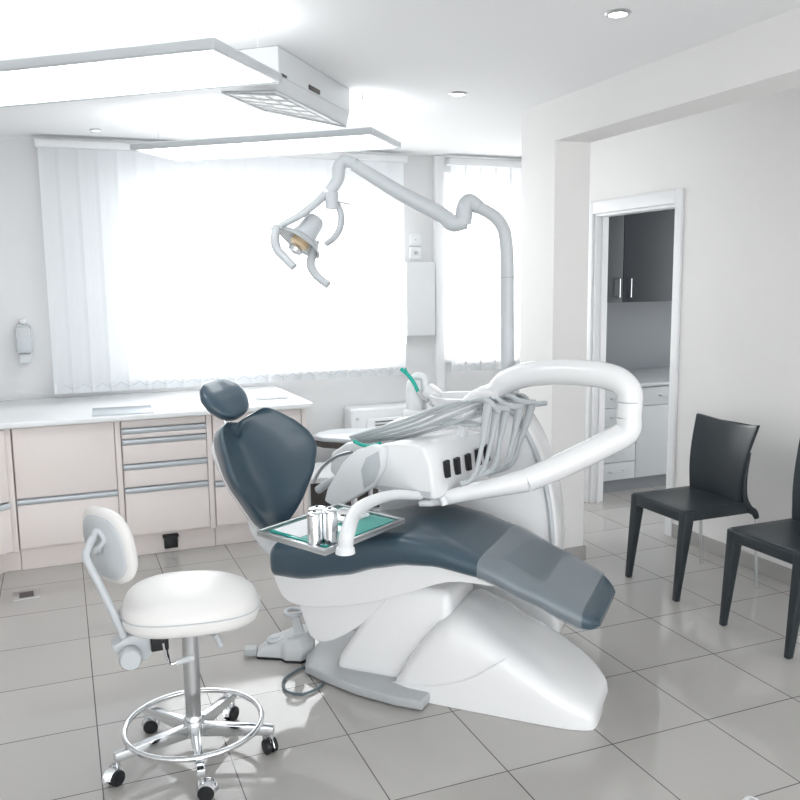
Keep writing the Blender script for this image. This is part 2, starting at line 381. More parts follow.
# ceiling air unit
a0 = Vector((.878, 3.441, 0)); ang = math.atan2(.64, .518)
F_ = Matrix.Translation(a0) @ rotz(ang)    # local x runs away from camera, y to the left
t = thing('ceiling_air_unit', 'boxy white air unit on the ceiling between the two panel lights', 'air conditioner', (a0.x, a0.y, 2.30), ang)
L_ = .823
G().bb(0, L_, 0, .40, 2.425, CZ-.001).build('casing', 'unitgrey', t, F_, bevel=.006)
G().add([(.01, .001, 2.424), (L_-.01, .001, 2.424), (L_-.01, .34, 2.424), (.01, .34, 2.424), (.04, .03, 2.378), (L_-.01, .02, 2.362), (.53, .327, 2.412), (.13, .329, 2.412)],
        [(0, 1, 2, 3), (0, 4, 5, 1), (1, 5, 6, 2), (2, 6, 7, 3), (3, 7, 4, 0), (4, 7, 6, 5)]).build('lower_skirt', 'unitgrey', t, F_, bevel=.003)
q_ = [Vector(v) for v in ((.04, .03, 2.378), (L_-.01, .02, 2.362), (.53, .327, 2.412), (.13, .329, 2.412))]
def QP(u, v, dz=0): return (q_[0]*(1-u)+q_[1]*u)*(1-v)+(q_[3]*(1-u)+q_[2]*u)*v+Vector((0, 0, dz))
g = G()
for i in range(4): g.tube([q_[i]-Vector((0, 0, .003)), q_[(i+1) % 4]-Vector((0, 0, .003))], .003, n=6, k=1)
gr = g.build('grille_frame', 'mid_grey', t, F_)
G().prism([QP(.08, .15), QP(.93, .15), QP(.93, .93), QP(.08, .93)], (0, 0, -.003), (0, 0, 0)).build('filter_mesh', 'light_grey', t, F_, smooth=False)
g = G()
for k in range(6): g.tube([QP(.1+.16*k, .15, -.005), QP(.04+.18*k, .93, -.005)], .003, n=6, k=1)
for v in (.35, .62): g.tube([QP(.08, v, -.005), QP(.93, v, -.005)], .003, n=6, k=1)
g.build('grille_bars', 'trim', gr, F_)
G().bb(.30, .42, -.006, .0005, 2.432, 2.452).build('indicator_slot', 'dark', t, F_, bevel=.002)
G().bb(.02, .07, -.004, .0005, 2.427, 2.437).build('latch', 'dark', t, F_, bevel=.001)
# downlights
def downlight(x, y, label, r=.045):
    t = thing('recessed_downlight', label, 'downlight', (x, y, CZ), 0, 'recessed ceiling downlights')
    G().lathe([(r*.72, -.001), (r*1.0, -.0005), (r*1.05, -.004), (r*.95, -.009), (r*.75, -.010)], (x, y, CZ-.0005), closed=True).build('trim_ring', 'steel', t)
    G().lathe([(0, -.004), (r*.70, -.004), (r*.70, -.001), (0, -.001)], (x, y, CZ-.0005)).build('glowing_lens', 'spot', t)
downlight(1.912, 2.633, 'round recessed downlight near the top edge, the nearer of the pair right of centre')
downlight(1.94, 3.991, 'round recessed downlight above the lamp arm, farther back')
downlight(.279, 5.60, 'small recessed downlight just in front of the left end of the blind rail', .035)

# ================================================================== ROOM BEYOND THE DOOR
t = thing('kitchenette_base_unit', 'pale grey base unit with drawers under a worktop beyond the doorway', 'cabinet', (4.6, 5.4, 0))
cy = 5.13
G().bb(3.62, 6.0, cy+.02, 5.98, .10, .80).build('carcass', 'greycab', t, bevel=.002)
G().bb(3.62, 6.0, cy+.06, 5.98, 0, .10).build('plinth', 'splash', t)
G().bb(3.60, 6.0, cy-.02, 5.98, .80, .825).build('counter_slab', 'greycab', t, bevel=.004)
cols = [(3.625, 3.97), (3.975, 4.50), (4.505, 5.0), (5.005, 5.6)]
def bar(g, x0, x1, z, y): g.tube([(x0, y, z), (x0, y-.025, z), (x1, y-.025, z), (x1, y, z)], .005, n=8, k=1); return g
for i, (x0, x1) in enumerate(cols):
    if i == 0: rows = [(.105, .235), (.24, .37), (.375, .51), (.515, .65), (.655, .79)]
    else: rows = [(.105, .65), (.655, .79)]
    for z0, z1 in rows:
        if z1-z0 > .3: d = G().bb(x0, x1, cy, cy+.02, z0, z1).build('door', 'greycab', t, bevel=.002); continue
        d = G().bb(x0, x1, cy, cy+.02, z0, z1).build('drawer', 'greycab', t, bevel=.002)
        bar(G(), (x0+x1)/2-.06, (x0+x1)/2+.06, (z0+z1)/2, cy).build('handle', 'steel', d)
struct(G().bb(3.575, 7.1, 5.985, 5.999, .825, 1.42), 'trim_4', 'splash', smooth=False)
t = thing('kitchenette_wall_cabinet', 'dark anthracite wall cabinet with steel bar handles beyond the doorway', 'cabinet', (4.6, 5.6, 1.42))
cy = 5.45
G().bb(3.60, 6.0, cy+.02, 5.98, 1.42, 2.50).build('carcass', 'darkcab', t, bevel=.002)
for i, (x0, x1) in enumerate([(3.605, 4.06), (4.065, 4.72), (4.725, 5.3), (5.305, 5.99)]):
    d = G().bb(x0, x1, cy, cy+.02, 1.42, 2.49).build('door', 'darkcab', t, bevel=.002)
    hx = x1-.05 if i % 2 == 0 else x0+.05
    G().tube([(hx, cy, 1.46), (hx, cy-.03, 1.46), (hx, cy-.03, 1.60), (hx, cy, 1.60)], .006, n=8, k=1).build('handle', 'chrome', d)

# floor socket plate
t = thing('floor_socket', 'small dark square floor socket in the tiles at far left', 'floor socket', (-.25, 4.65, 0))
F_ = Matrix.Translation((-.25, 4.648, 0))
G().bb(-.065, .065, -.065, .065, .0005, .005).build('plate', 'steel', t, F_ @ rotz(R(4)), bevel=.002)
G().bb(-.035, .035, -.04, .04, .005, .007).build('lid', 'dark', t, F_ @ rotz(R(4)), bevel=.001)

# ================================================================== DENTAL CHAIR   local axes: x to the foot end, y away from camera
CH = Matrix.Translation((1.0, 3.32, 0)) @ rotz(R(-45))
def chw(s, t, z): return CH @ Vector((s, t, z))
dc = thing('dental_chair', 'slate-blue padded dental treatment chair on a white base, centre of the room', 'dental chair', (1.0, 3.32, 0), R(-45))
def se(n, p):   # superellipse samples
    out = []
    for j in range(n):
        q = 2*math.pi*j/n; c, s = math.cos(q), math.sin(q)
        out.append((math.copysign(abs(c)**(2/p), c), math.copysign(abs(s)**(2/p), s)))
    return out
def interp(tab, x):
    if x <= tab[0][0]: return tab[0][1:]
    for a, b in zip(tab, tab[1:]):
        if x <= b[0]:
            k = (x-a[0])/(b[0]-a[0]); k = k*k*(3-2*k)*.35+k*.65
            return tuple(u+(v-u)*k for u, v in zip(a[1:], b[1:]))
    return tab[-1][1:]
# seat and leg cushion: s, half width, z top, z bottom
SEAT = [(-.18, .20, .552, .415), (-.12, .265, .572, .402), (0, .285, .592, .408), (.2, .285, .632, .450), (.33, .285, .668, .495), (.45, .285, .683, .525), (.58, .28, .662, .536), (.75, .27, .612, .515), (.95, .255, .530, .438), (1.06, .243, .484, .385), (1.12, .235, .458, .358), (1.155, .228, .442, .345), (1.18, .22, .43, .338)]
def cushion(s0, s1, grow, n=26, taper=True):
    rings = []
    for i in range(n+1):
        s = s0+(s1-s0)*((.5-.5*math.cos(math.pi*i/n)) if taper else i/n); hw, zt, zb = interp(SEAT, s)
        cz = (zt+zb)/2; hz = (zt-zb)/2; e = 1
        if taper:
            k = min((s-s0)/.05, (s1-s)/.09, 1); e = max(.25, math.sqrt(max(0, 1-(1-k)**2)))
        r = []
        for c, q in se(36, 3.4):
            z = q*(hz+grow)*e
            if q > 0: z += -.014*(1-c*c)*e*q   # slight hollow along the middle
            r.append((s, c*(hw+grow)*(.72+.28*e), cz+z))
        rings.append(r)
    return G().loft(rings)
cushion(-.18, 1.168, 0, 60).build('seat_cushion', 'blue', dc, CH, ang=60)
cushion(.745, 1.115, .005, 18, False).build('foot_cover', 'film', dc, CH, ang=60)
# backrest
def pad(B0, B1, rot, prof, curl, th, top=None, nb=18, na=40, p=2.6, hollow=0, lean=0, shift=0):
    B0, B1 = Vector(B0), Vector(B1); d = B1-B0; H = d.length; d.normalize()
    w = Vector((0, 1, 0)); w = Matrix.Rotation(rot, 3, d) @ w; w = (w-d*w.dot(d)).normalized(); nn = w.cross(d); d = Matrix.Rotation(lean, 3, nn) @ d; w = Vector((0, 1, 0)) if not lean else Matrix.Rotation(lean, 3, nn) @ Vector((0, 1, 0)); w = Matrix.Rotation(rot, 3, d) @ w; w = (w-d*w.dot(d)).normalized(); nrm = w.cross(d)
    if nrm.x < 0: nrm = -nrm
    rings = []
    for i in range(nb+1):
        b = .5-.5*math.cos(math.pi*i/nb); hw, cf, tf = interp(prof, b)
        r = []
        for c, q in se(na, p):
            a = c
            hh = H*b+(top(a)*b**4 if top else 0)
            front = curl*cf*abs(a)**2.0-hollow*(1-a*a)*tf*max(0, q)
            r.append(B0+d*hh+w*(a*hw+shift*math.sin(math.pi*min(1, b*1.1)))+nrm*(front+q*th*tf))
        rings.append(r)
    return G().loft(rings)
BP = [(0, .05, .1, .25), (.05, .11, .2, .7), (.15, .165, .45, 1), (.32, .235, .8, 1), (.5, .285, 1, 1), (.62, .282, 1, 1), (.76, .25, .95, 1), (.88, .208, .85, .95), (.95, .175, .8, .8), (.985, .145, .8, .55), (1, .11, .8, .25)]
LEAN = 4
TOPF = lambda a: -.070*math.exp(-(a/.40)**2)
pad((-.250, 0, .545), (-.462, 0, 1.0), R(-9), BP, .150, .062, TOPF, hollow=.018, shift=.02, p=2.2, nb=26, na=56, lean=R(LEAN)).build('backrest_cushion', 'blue', dc, CH, sub=1, ang=180)
BS = [(b, hw*.62, cf, tf) for b, hw, cf, tf in BP]
pad((-.300, 0, .525), (-.505, 0, .940), R(-9), BS, .06, .030, TOPF, shift=.03, lean=R(LEAN)).build('backrest_shell', 'white', dc, CH, sub=1, ang=70)
# headrest
HP = [(0, .035, .5, .3), (.04, .065, .7, .6), (.15, .095, .8, .8), (.4, .12, 1, 1), (.65, .12, 1, 1), (.87, .09, .8, .8), (.96, .06, .7, .6), (1, .035, .5, .3)]
pad((-.432, 0, 1.022), (-.575, 0, 1.168), R(-10), HP, .015, .048, None, hollow=.010, p=2.2).build('headrest_cushion', 'blue', dc, CH, sub=1, ang=180)
g = G()
for dt in (-.02, .015): g.tube([(-.462, dt, .90), (-.478, dt, .97), (-.492, dt, 1.04)], .008, k=3)
g.box((-.475, -.002, .955), (.02, .055, .03), Matrix.Rotation(R(-20), 3, 'Y'))
g.build('headrest_stem', 'chrome', dc, CH, bevel=.001)
# back support arm
G().tube([(-.36, 0, .62), (-.33, 0, .52), (-.22, 0, .43), (.0, 0, .38)], .045, k=5).build('back_hinge_arm', 'whitesat', dc, CH)
# seat pan and lower housing
def sprism(pts, t0, t1, k=8):
    P = [(x, z) for x, z in pts]; n = len(P); out = []
    for i in range(n):
        a, b, c, d = [Vector((*P[(i+j) % n], 0)) for j in (-1, 0, 1, 2)]
        for j in range(k):
            t = j/k; q = .5*((2*b)+(c-a)*t+(2*a-5*b+4*c-d)*t*t+(3*b-a-3*c+d)*t**3); out.append((q.x, 0, q.y))
    return G().prism(out, (0, t0, 0), (0, t1, 0))
sprism([(-.12, .445), (-.12, .39), (-.07, .325), (.05, .315), (.25, .355), (.40, .405), (.62, .495), (.80, .505), (.60, .56), (.40, .54), (.2, .475), (0, .44)], -.235, .235, 5).build('seat_pan', 'white', dc, CH, bevel=.03, seg=4, ang=30)
hp = [(-0.094,-0.17,0.388), (-0.064,-0.17,0.293), (-0.039,-0.16,0.215), (0,-0.15,0.144), (0.084,-0.15,0.148), (0.209,-0.16,0.228), (0.308,-0.16,0.326), (0.344,-0.16,0.393), (0.353,-0.16,0.464)]
hp = [(p[0], p[2]) for p in hp]+[(.2, .46), (-.02, .43)]
sprism(hp, -.16, .17, 5).build('lower_housing', 'white', dc, CH, bevel=.03, seg=4, ang=30)
# lifting column
g = G()
g.loft([[(x, y, z) for x, y in ((a, -hw), (b, -hw), (b, hw), (a, hw))] for a, b, hw, z in ((.10, .60, .175, .03), (.12, .60, .17, .10), (.24, .60, .16, .28), (.32, .60, .15, .42))])
g.build('lifting_column', 'white', dc, CH, bevel=.035, seg=4, ang=30)
G().lathe([(0, 0), (.016, 0), (.016, .006), (0, .007)], (.50, -.186, .185), (-.1, -1, .2)).build('column_button', 'mid_grey', dc, CH)
# base plate
bp = [(0.542,-0.307,0), (0.433,-0.311,0), (0.255,-0.29,0), (0.098,-0.245,0), (-0.019,-0.199,0), (-0.066,-0.098,0), (-0.077,0.056,0), (-0.049,0.157,0)]
bp = [Vector((p[0], p[1], 0)) for p in bp] + [Vector((.12, .23, 0)), Vector((.55, .23, 0)), Vector((.55, -.12, 0))]
G().prism(bp, (0, 0, .006), (0, 0, .045)).build('base_plate', 'mid_grey', dc, CH, bevel=.010, seg=3, ang=30)
G().prism([Vector((.08+(p.x-.08)*.94, p.y*.94, 0)) for p in bp], (0, 0, 0), (0, 0, .007)).build('plate_underside', 'black', dc, CH, smooth=False)
# front white base cover
CV = [(.365, .20, .02, 0), (.40, .215, .085, 0), (.45, .228, .17, 0), (.51, .230, .25, 0), (.56, .232, .305, 0), (.62, .232, .335, 0), (.72, .232, .300, 0), (.83, .232, .245, 0), (.93, .232, .195, 0), (1.02, .23, .145, 0), (1.08, .226, .112, 0), (1.12, .216, .090, 0), (1.145, .206, .072, 0), (1.157, .194, .056, 0), (1.163, .180, .040, 0), (1.165, .165, .026, 0)]
rings = []
for i in range(41):
    s = .365+(1.165-.365)*(.35*i/40+.65*(.5-.5*math.cos(math.pi*i/40))); hw, zt, _ = interp(CV, s)
    r = []; n = 48
    for j in range(n):
        q = math.pi*j/(n-1); c, sn = math.cos(q), math.sin(q)
        y = -math.copysign(abs(c)**(2/7), c)*hw*(1-.06*sn); z = abs(sn)**(2/7)*zt
        z *= 1+.05*math.sin(math.pi*(y/hw*.5+.5))
        y *= 1-.60*max(0, y/hw)*max(0, (s-.96)/.205)**2.2
        r.append((s, y, max(z, .002)))
    rings.append(r)
G().loft(rings).build('base_cover', 'white', dc, CH, ang=70)
# raised seam line on the near side of the cover
G().tube([(.385, -.224, .055), (.55, -.233, .075), (.70, -.234, .13), (.80, -.233, .20), (.84, -.229, .232)], .0025, n=6).build('cover_seam', 'white', dc, CH)

# ================================================================== FOOT CONTROL
a_ = (0.813,3.412,0); b_ = (0.91,3.424,0)
fx = Vector((0.838,3.423,0))
t = thing('foot_control', 'grey foot control with an upright ring handle, on the tiles left of the chair base', 'foot control', fx, R(-18))
F_ = Matrix.Translation(fx) @ rotz(R(-18))
o2 = [(-.135, -.05), (-.03, -.075), (-.01, -.10), (.06, -.115), (.11, -.06), (.115, .03), (.06, .09), (-.06, .07), (-.135, .01)]
G().prism([(x, y, 0) for x, y in o2], (0, 0, 0), (0, 0, .010)).build('rubber_sole', 'black', t, F_, bevel=.003)
def loft2(o, zs): return G().loft([[(x*k, y*k, z+dz*x) for x, y in o] for z, k, dz in zs])
loft2(o2, [(.010, 1, 0), (.062, .97, .20), (.088, .80, .26)]).build('housing', 'light_grey', t, F_, bevel=.006, ang=30)
G().lathe([(0, 0), (.040, 0), (.040, .006), (.022, .010), (.022, .016), (0, .018)], (-.055, -.01, .072), (-.18, 0, 1)).build('round_pedal', 'lampgrey', t, F_)
G().lathe([(0, 0), (.016, 0), (.015, .012), (0, .014)], (.015, -.045, .088), (-.18, 0, 1)).build('push_button', 'lampgrey', t, F_)
G().prism([(.03, -.05, .09), (.08, -.055, .09), (.045, -.045, .195), (.015, -.045, .195)], (0, 0, 0), (.0, .022, 0)).build('handle_stem', 'light_grey', t, F_, bevel=.004)
rg = [(.028+.036*math.cos(q), -.034+.036*math.sin(q), .200) for q in [2*math.pi*j/24 for j in range(24)]]
G().tube(rg, .011, closed=True, flat=.8).build('ring_handle', 'lampgrey', t, F_)
G().bb(-.19, -.135, -.045, 0, .012, .045).build('side_lever', 'mid_grey', t, F_, bevel=.006)
cab_ = [(0.879,3.388,0.03), (0.927,3.369,0.02), (0.939,3.318,0.012)]
G().tube(cab_, .006, n=8).build('plug_lead', 'mid_grey', t)
G().tube([(0.888,3.266,0.008), (0.817,3.227,0.008), (0.751,3.169,0.008), (0.736,3.075,0.008), (0.791,3.024,0.008), (0.859,3.048,0.008), (0.908,3.101,0.008)], .0055, n=10).build('cable_loop', 'cable', t)

# ================================================================== DENTAL UNIT (far side of chair)
du = thing('dental_unit', 'white dental unit with curved tube arm, instrument head and tray behind the blue chair', 'dental unit', chw(.55, .55, 0), R(-45))
# cabinet body
body = [(0.908,0.42,0.497), (0.893,0.42,0.649), (0.861,0.42,0.799), (0.808,0.42,0.934), (0.737,0.42,1.043), (0.662,0.42,1.113), (0.581,0.42,1.14), (0.514,0.42,1.12), (0.421,0.42,1.036)]
pts = [(p[0], p[2]) for p in body] + [(.30, 1.00), (.12, .96), (.06, .80), (.08, .45), (.16, .2), (.18, .0), (.86, .0), (.90, .25)]
g = G(); P = catmull([(x, 0, z) for x, z in pts], 4); P = [(p.x, 0, max(p.z, 0)) for p in P]
g.prism(P, (-.022, .40, 0), (-.022, .60, 0)).build('unit_body', 'white', du, CH, bevel=.03, seg=4, ang=30)
rim = [(p[0]-.040, .398, p[2]-.012) for p in body[:6]]
G().tube(rim, .012, n=8).build('body_rim', 'lampgrey', du, CH)
# cuspidor bowl, cup filler
G().lathe([(.02, -.06), (.09, -.02), (.13, .02), (.14, .05), (.125, .05), (.10, .02), (.03, 0), (0, 0)], (.40, .54, 1.035)).build('cuspidor_bowl', 'white', du, CH)
def T3(p, dy=0): return (p[0], p[1]+dy, p[2])
q0 = (0.183,0.6,0.989); 
G().box((q0[0], .62, .955), (.14, .16, .10)).build('filler_block', 'white', du, CH, bevel=.02)
G().lathe([(.05, -.01), (.047, .10), (.040, .135), (.02, .15), (0, .15)], (q0[0]-.02, .60, 1.0)).build('filler_column', 'whitesat', du, CH)
G().tube([(0.145,0.58,1.023), (0.147,0.58,1.118), (0.172,0.58,1.162), (0.213,0.58,1.154), (0.222,0.58,1.098)], .016).build('water_spout', 'whitesat', du, CH)
q1 = (0.244,0.6,1.072)
G().box(q1, (.085, .08, .075), Matrix.Rotation(R(35), 3, 'Y')).build('tilted_bottle_head', 'white', du, CH, bevel=.012)
G().tube([q1, (0.274,0.6,0.993), (0.283,0.6,0.956)], .018).build('bottle_neck', 'whitesat', du, CH)
t = thing('saliva_ejector', 'turquoise green suction tip standing in the holder behind the instrument head', 'suction tip', chw(*(0.174,0.55,1.09)))
G().tube([(0.109,0.55,1.196), (0.144,0.55,1.169), (0.174,0.55,1.132), (0.194,0.55,1.091)], .009, n=10).build('green_tip', 'greenp', t, CH)
G().tube([(0.13,0.55,1.201), (0.139,0.55,1.183), (0.144,0.55,1.169)], .004, n=8).build('fine_nozzle', 'greenp', t, CH)
G().tube([(0.194,0.55,1.091), (0.218,0.55,1.064), (0.243,0.55,1.055)], .010, n=10).build('grey_grip', 'light_grey', t, CH)
# big tube arm
ua = [(0.585,0.47,1.09), (0.64,0.45,1.16), (0.736,0.42,1.201), (0.898,0.36,1.225), (1.049,0.31,1.227), (1.143,0.28,1.21), (1.187,0.27,1.169), (1.192,0.27,1.122), (1.19,0.27,1.067)]
G().tube(ua, [.050, .052, .053, .053, .052, .050, .049, .049], n=22).build('upper_arm', 'white', du, CH)
la = [(1.19,0.27,1.067), (1.191,0.27,1.024), (1.166,0.265,0.992), (1.086,0.24,0.947), (0.96,0.19,0.88), (0.823,0.13,0.818)]
G().tube(la, [.049, .049, .050, .050, .049, .048], n=22).build('lower_arm', 'white', du, CH)
G().lathe([(.0495, 0), (.0505, .001), (.0505, .004), (.0495, .005)], (1.19,0.27,1.126)).build('arm_joint_ring', 'mid_grey', du, CH)
fa = [(0.819,0.13,0.817), (0.724,0.09,0.794), (0.63,0.06,0.773), (0.536,0.03,0.747), (0.463,0.02,0.727)]
G().tube(fa, [.047, .040, .036, .030, .022], n=20).build('front_arm', 'white', du, CH)
g = G().tube([(0.419,0,0.719), (0.47,0,0.724)], .014, k=1).tube([(0.52,-0.02,0.758), (0.532,-0.02,0.727)], .016, k=1)
g.build('arm_pivot', 'whitesat', du, CH)
# delivery head
EY = Vector((.966, -.260, 0)); EY = Vector(((0.5*.7071+.866*.7071), (0.5*.7071-.866*.7071), 0))
EZ = Vector((.866*.7071-.5*.7071, .866*.7071+.5*.7071, 0))
hb = [(0.507,-0.051,0.744), (0.334,-0.005,0.737), (0.191,0.033,0.745), (0.085,0.062,0.764), (0.076,0.064,0.836), (0.121,0.052,0.897), (0.211,0.028,0.937), (0.312,0.001,0.961), (0.41,-0.025,0.968), (0.457,-0.038,0.958), (0.489,-0.047,0.89)]
hh = [Vector(p) for p in hb]
dp = .42
rings = []
for k in range(9):
    f = k/8; w_ = f*dp; sh = 1-.06*math.sin(math.pi*0)
    inset = .018*(1-min(1, min(f, 1-f)*8))
    cx = sum((p for p in hh), Vector())/len(hh)
    rings.append([cx+(p-cx)*(1-inset*3)+EZ*w_ + Vector((0, 0, .0)) for p in hh])
G().loft(rings).build('instrument_head', 'white', du, CH, bevel=.012, seg=3, ang=35)
G().prism([(0.48,-0.048,0.761), (0.225,0.02,0.755), (0.215,0.023,0.771), (0.481,-0.048,0.781)], EZ*-.001, EZ*.003).build('head_seam', 'lampgrey', du, CH)
# side wing / handle
vb = [(0.218,0.005,0.767), (0.095,0.038,0.692), (0.017,0.059,0.649), (-0.044,0.076,0.67), (-0.025,0.07,0.726), (0.062,0.047,0.851), (0.133,0.028,0.911), (0.222,0.004,0.947), (0.277,-0.011,0.941), (0.266,-0.007,0.853)]
G().prism(vb, EZ*-.02, EZ*.02).build('control_wing', 'whitesat', du, CH, bevel=.009, ang=35)
vb2 = [(0.227,-0.023,0.795), (0.175,-0.009,0.758), (0.161,-0.005,0.836), (0.188,-0.013,0.89), (0.25,-0.029,0.926), (0.259,-0.032,0.865)]
G().prism(vb2, EZ*-.0, EZ*.004).build('touch_panel', 'lampgrey', du, CH, bevel=.001)
vb3 = [(-0.105,0.32,0.709), (-0.14,0.329,0.741), (-0.131,0.327,0.827), (-0.041,0.302,0.884), (0.157,0.249,0.92), (0.155,0.25,0.826)]
G().prism(vb3, EZ*-.03, EZ*.03).build('rear_wing', 'whitesat', du, CH, bevel=.012, ang=35)
G().tube([(-0.141,0.174,0.683), (-0.058,0.152,0.736), (0.017,0.132,0.769)], .018, n=14).build('grip_handle', 'lampgrey', du, CH)
G().tube([(-0.218,0.267,0.688), (-0.16,0.252,0.766), (-0.075,0.229,0.827), (0.017,0.204,0.861)], .008, n=10).build('retraction_rod', 'steel', du, CH)
G().tube([(0.071,0.117,0.929), (0.114,0.106,0.917), (0.168,0.091,0.919), (0.21,0.08,0.936)], .008, n=10).build('green_clip', 'greenp', du, CH)
# slots and instrument holder
sl = [((0.527,0.029,0.857), 0), ((0.546,0.099,0.856), 1), ((0.567,0.176,0.858), 2), ((0.586,0.25,0.866), 3), ((0.603,0.314,0.871), 4)]
for p, i in sl:
    p = Vector(p)
    b = G().prism([p+EZ*-.018+Vector((0, 0, .035)), p+EZ*.010+Vector((0, 0, .040)), p+EZ*.020+Vector((0, 0, -.032)), p+EZ*-.008+Vector((0, 0, -.032))], EY*-.012, EY*.004)
    b.build('instrument_slot', 'black', du, CH, bevel=.002)
# holder rail above the head carrying the instruments
G().tube([(0.599,0.196,1.069), (0.643,0.362,1.076), (0.696,0.559,1.069)], .02, n=14).build('holder_rail', 'lampgrey', du, CH)
G().tube([(0.599,0.196,1.069), (0.536,0.231,1.027), (0.497,0.24,0.874)], .022, n=12).build('holder_upright', 'whitesat', du, CH)
# instruments with hoses
INS = [([(0.605,-0.05,0.824), (0.631,-0.03,0.83), (0.65,-0,0.857), (0.657,0.028,0.907), (0.663,0.048,0.967)], [(0.663,0.048,0.959), (0.674,0.09,1.12)], (0.712,0.115,1.086), (0.578,0.156,1.115), 'leftmost'),
       ([(0.62,0.004,0.829), (0.65,0.038,0.84), (0.668,0.07,0.879), (0.676,0.098,0.935), (0.68,0.112,0.973)], [(0.68,0.112,0.964), (0.691,0.155,1.087)], (0.729,0.181,1.09), (0.597,0.229,1.114), 'second from the left'),
       ([(0.637,0.066,0.833), (0.669,0.109,0.842), (0.688,0.142,0.87), (0.694,0.164,0.923), (0.698,0.178,0.974)], [(0.698,0.178,0.962), (0.709,0.222,1.087)], (0.756,0.281,1.089), (0.621,0.318,1.111), 'middle'),
       ([(0.65,0.116,0.831), (0.688,0.183,0.836), (0.71,0.225,0.863), (0.718,0.255,0.908), (0.724,0.278,0.958)], [(0.724,0.278,0.946), (0.739,0.331,1.089)], (0.786,0.394,1.091), (0.649,0.42,1.108), 'second from the right'),
       ([(0.666,0.175,0.828), (0.705,0.244,0.833), (0.727,0.287,0.86), (0.735,0.318,0.905), (0.743,0.349,0.96)], [(0.743,0.349,0.947), (0.763,0.421,1.069)], (0.811,0.487,1.075), (0.675,0.518,1.101), 'rightmost')]
hs = [(0.032,0.159,0.937), (0.031,0.18,0.924), (0.03,0.201,0.916), (0.035,0.22,0.908), (0.051,0.236,0.902)]
hm1 = [(0.324,0.081,1.039), (0.324,0.101,1.023), (0.329,0.121,1.004), (0.329,0.141,0.984), (0.33,0.162,0.963)]
hm2 = [(0.517,0.029,1.117), (0.522,0.048,1.107), (0.537,0.065,1.097), (0.571,0.076,1.085), (0.582,0.094,1.059)]
for i, (whip, bar_, tip, bend, nm) in enumerate(INS):
    t = thing('dental_handpiece', 'grey dental instrument in the holder rail, %s of the five' % nm, 'dental instrument', chw(*whip[-1]), 0, 'instruments hanging on the delivery head')
    a, b = Vector(bar_[0]), Vector(bar_[1])
    G().tube([a, a+(b-a)*.5, b], [.011, .016, .018], n=12, k=4).build('instrument_body', 'hose', t, CH)
    G().tube(whip, [.011, .009, .009, .010], n=10).build('supply_hose', 'hose', t, CH)
    c = Vector(tip); e = Vector(bend)
    G().tube([e, (e+b)*.5+Vector((0, 0, .012)), b+Vector((0, 0, .01)), c], [.010, .013, .013, .011], n=12).build('holder_clip', 'hose', t, CH)
    G().tube([hs[i], hm1[i], hm2[i], e, b+Vector((0, 0, .018)), c], .0072, n=8).build('upper_hose', 'hose', t, CH)
g = G()
for k in range(3): g.tube([(0.053,0.174,0.918) if False else Vector(hs[4])+EZ*(.02*k), Vector((0.268,0.158,0.969))+EZ*(.02*k), Vector((0.467,0.104,1.027))+EZ*(.02*k)+Vector((0, 0, .006*k)), Vector((0.644,0.057,1.036))+EZ*(.02*k)], .006, n=8)
g.build('hose_bundle', 'hose', du, CH)
# tray and its arm
tz = .70
TC = [(0.33,-0.644,0.7), (-0.011,-0.53,0.7), (0.102,-0.041,0.7), (0.436,-0.197,0.7)]
TC[2] = tuple(TC[1][i]+TC[3][i]-TC[0][i] for i in range(3))
tv = [Vector(p) for p in TC]; tc_ = sum(tv, Vector())/4
def shr(k, dz): return [tc_+(p-tc_)*k+Vector((0, 0, dz)) for p in tv]
tr = G().prism(tv, (0, 0, -.012), (0, 0, -.002)).build('tray_plate', 'steel', du, CH, bevel=.003)
g = G(); oo, ii = shr(1.0, 0), shr(.93, 0)
for i in range(4):
    j = (i+1) % 4; g.prism([oo[i], oo[j], ii[j], ii[i]], (0, 0, -.002), (0, 0, .010))
g.build('tray_rim', 'steel', tr, CH, bevel=.002)
ta = [(0.382,-0.595,0.705), (0.346,-0.5,0.741), (0.339,-0.42,0.784), (0.347,-0.3,0.795), (0.375,-0.15,0.785), (0.427,-0.02,0.754)]
ta[1] = (ta[0][0]+.005, ta[0][1]+.01, .76); 
G().tube(ta, [.026, .026, .025, .022, .020, .018], n=18).build('tray_arm', 'whitesat', du, CH)
G().lathe([(.034, -.012), (.032, .006), (.026, .012), (0, .012)], (ta[0][0], ta[0][1], .703)).build('tray_arm_foot', 'whitesat', du, CH)
# green mat on the tray
e_a = (tv[3]-tv[0]); e_b = (tv[1]-tv[0])
def TP(u, v, z=0): return tv[0]+e_a*u+e_b*v+Vector((0, 0, z))
ins_ = [TP(.09, .10), TP(.09, .93), TP(.95, .93), TP(.95, .10)]
solo_g = G().prism(ins_, (0, 0, -.0015), (0, 0, .004))
def solo_f(g, name, m, label, cat, base_local, group=None, **kw):
    return solo(g, name, m, label, cat, chw(*base_local), group, frame=CH, **kw)
solo_f(solo_g, 'tray_mat', 'green', 'turquoise green glass mat lying in the steel tray', 'tray mat', TP(.5, .5, -.0015), bevel=.001)
p_ = G().prism([TP(.12, .50), TP(.12, .90), TP(.62, .90), TP(.62, .50)], (0, 0, .0045), (0, 0, .006))
solo_f(p_, 'paper_sheet', 'paper', 'white paper slip lying on the left half of the green mat', 'paper', TP(.3, .7, .0045))
p_ = G().prism([TP(.60, .40), TP(.60, .78), TP(.88, .78), TP(.88, .40)], (0, 0, .0045), (0, 0, .012))
t = thing('small_dish', 'shallow white dish with dark bits on the right part of the green mat', 'dish', chw(*TP(.74, .6, .0045)))
p_.build('dish_base', 'white', t, CH, bevel=.002)
g = G()
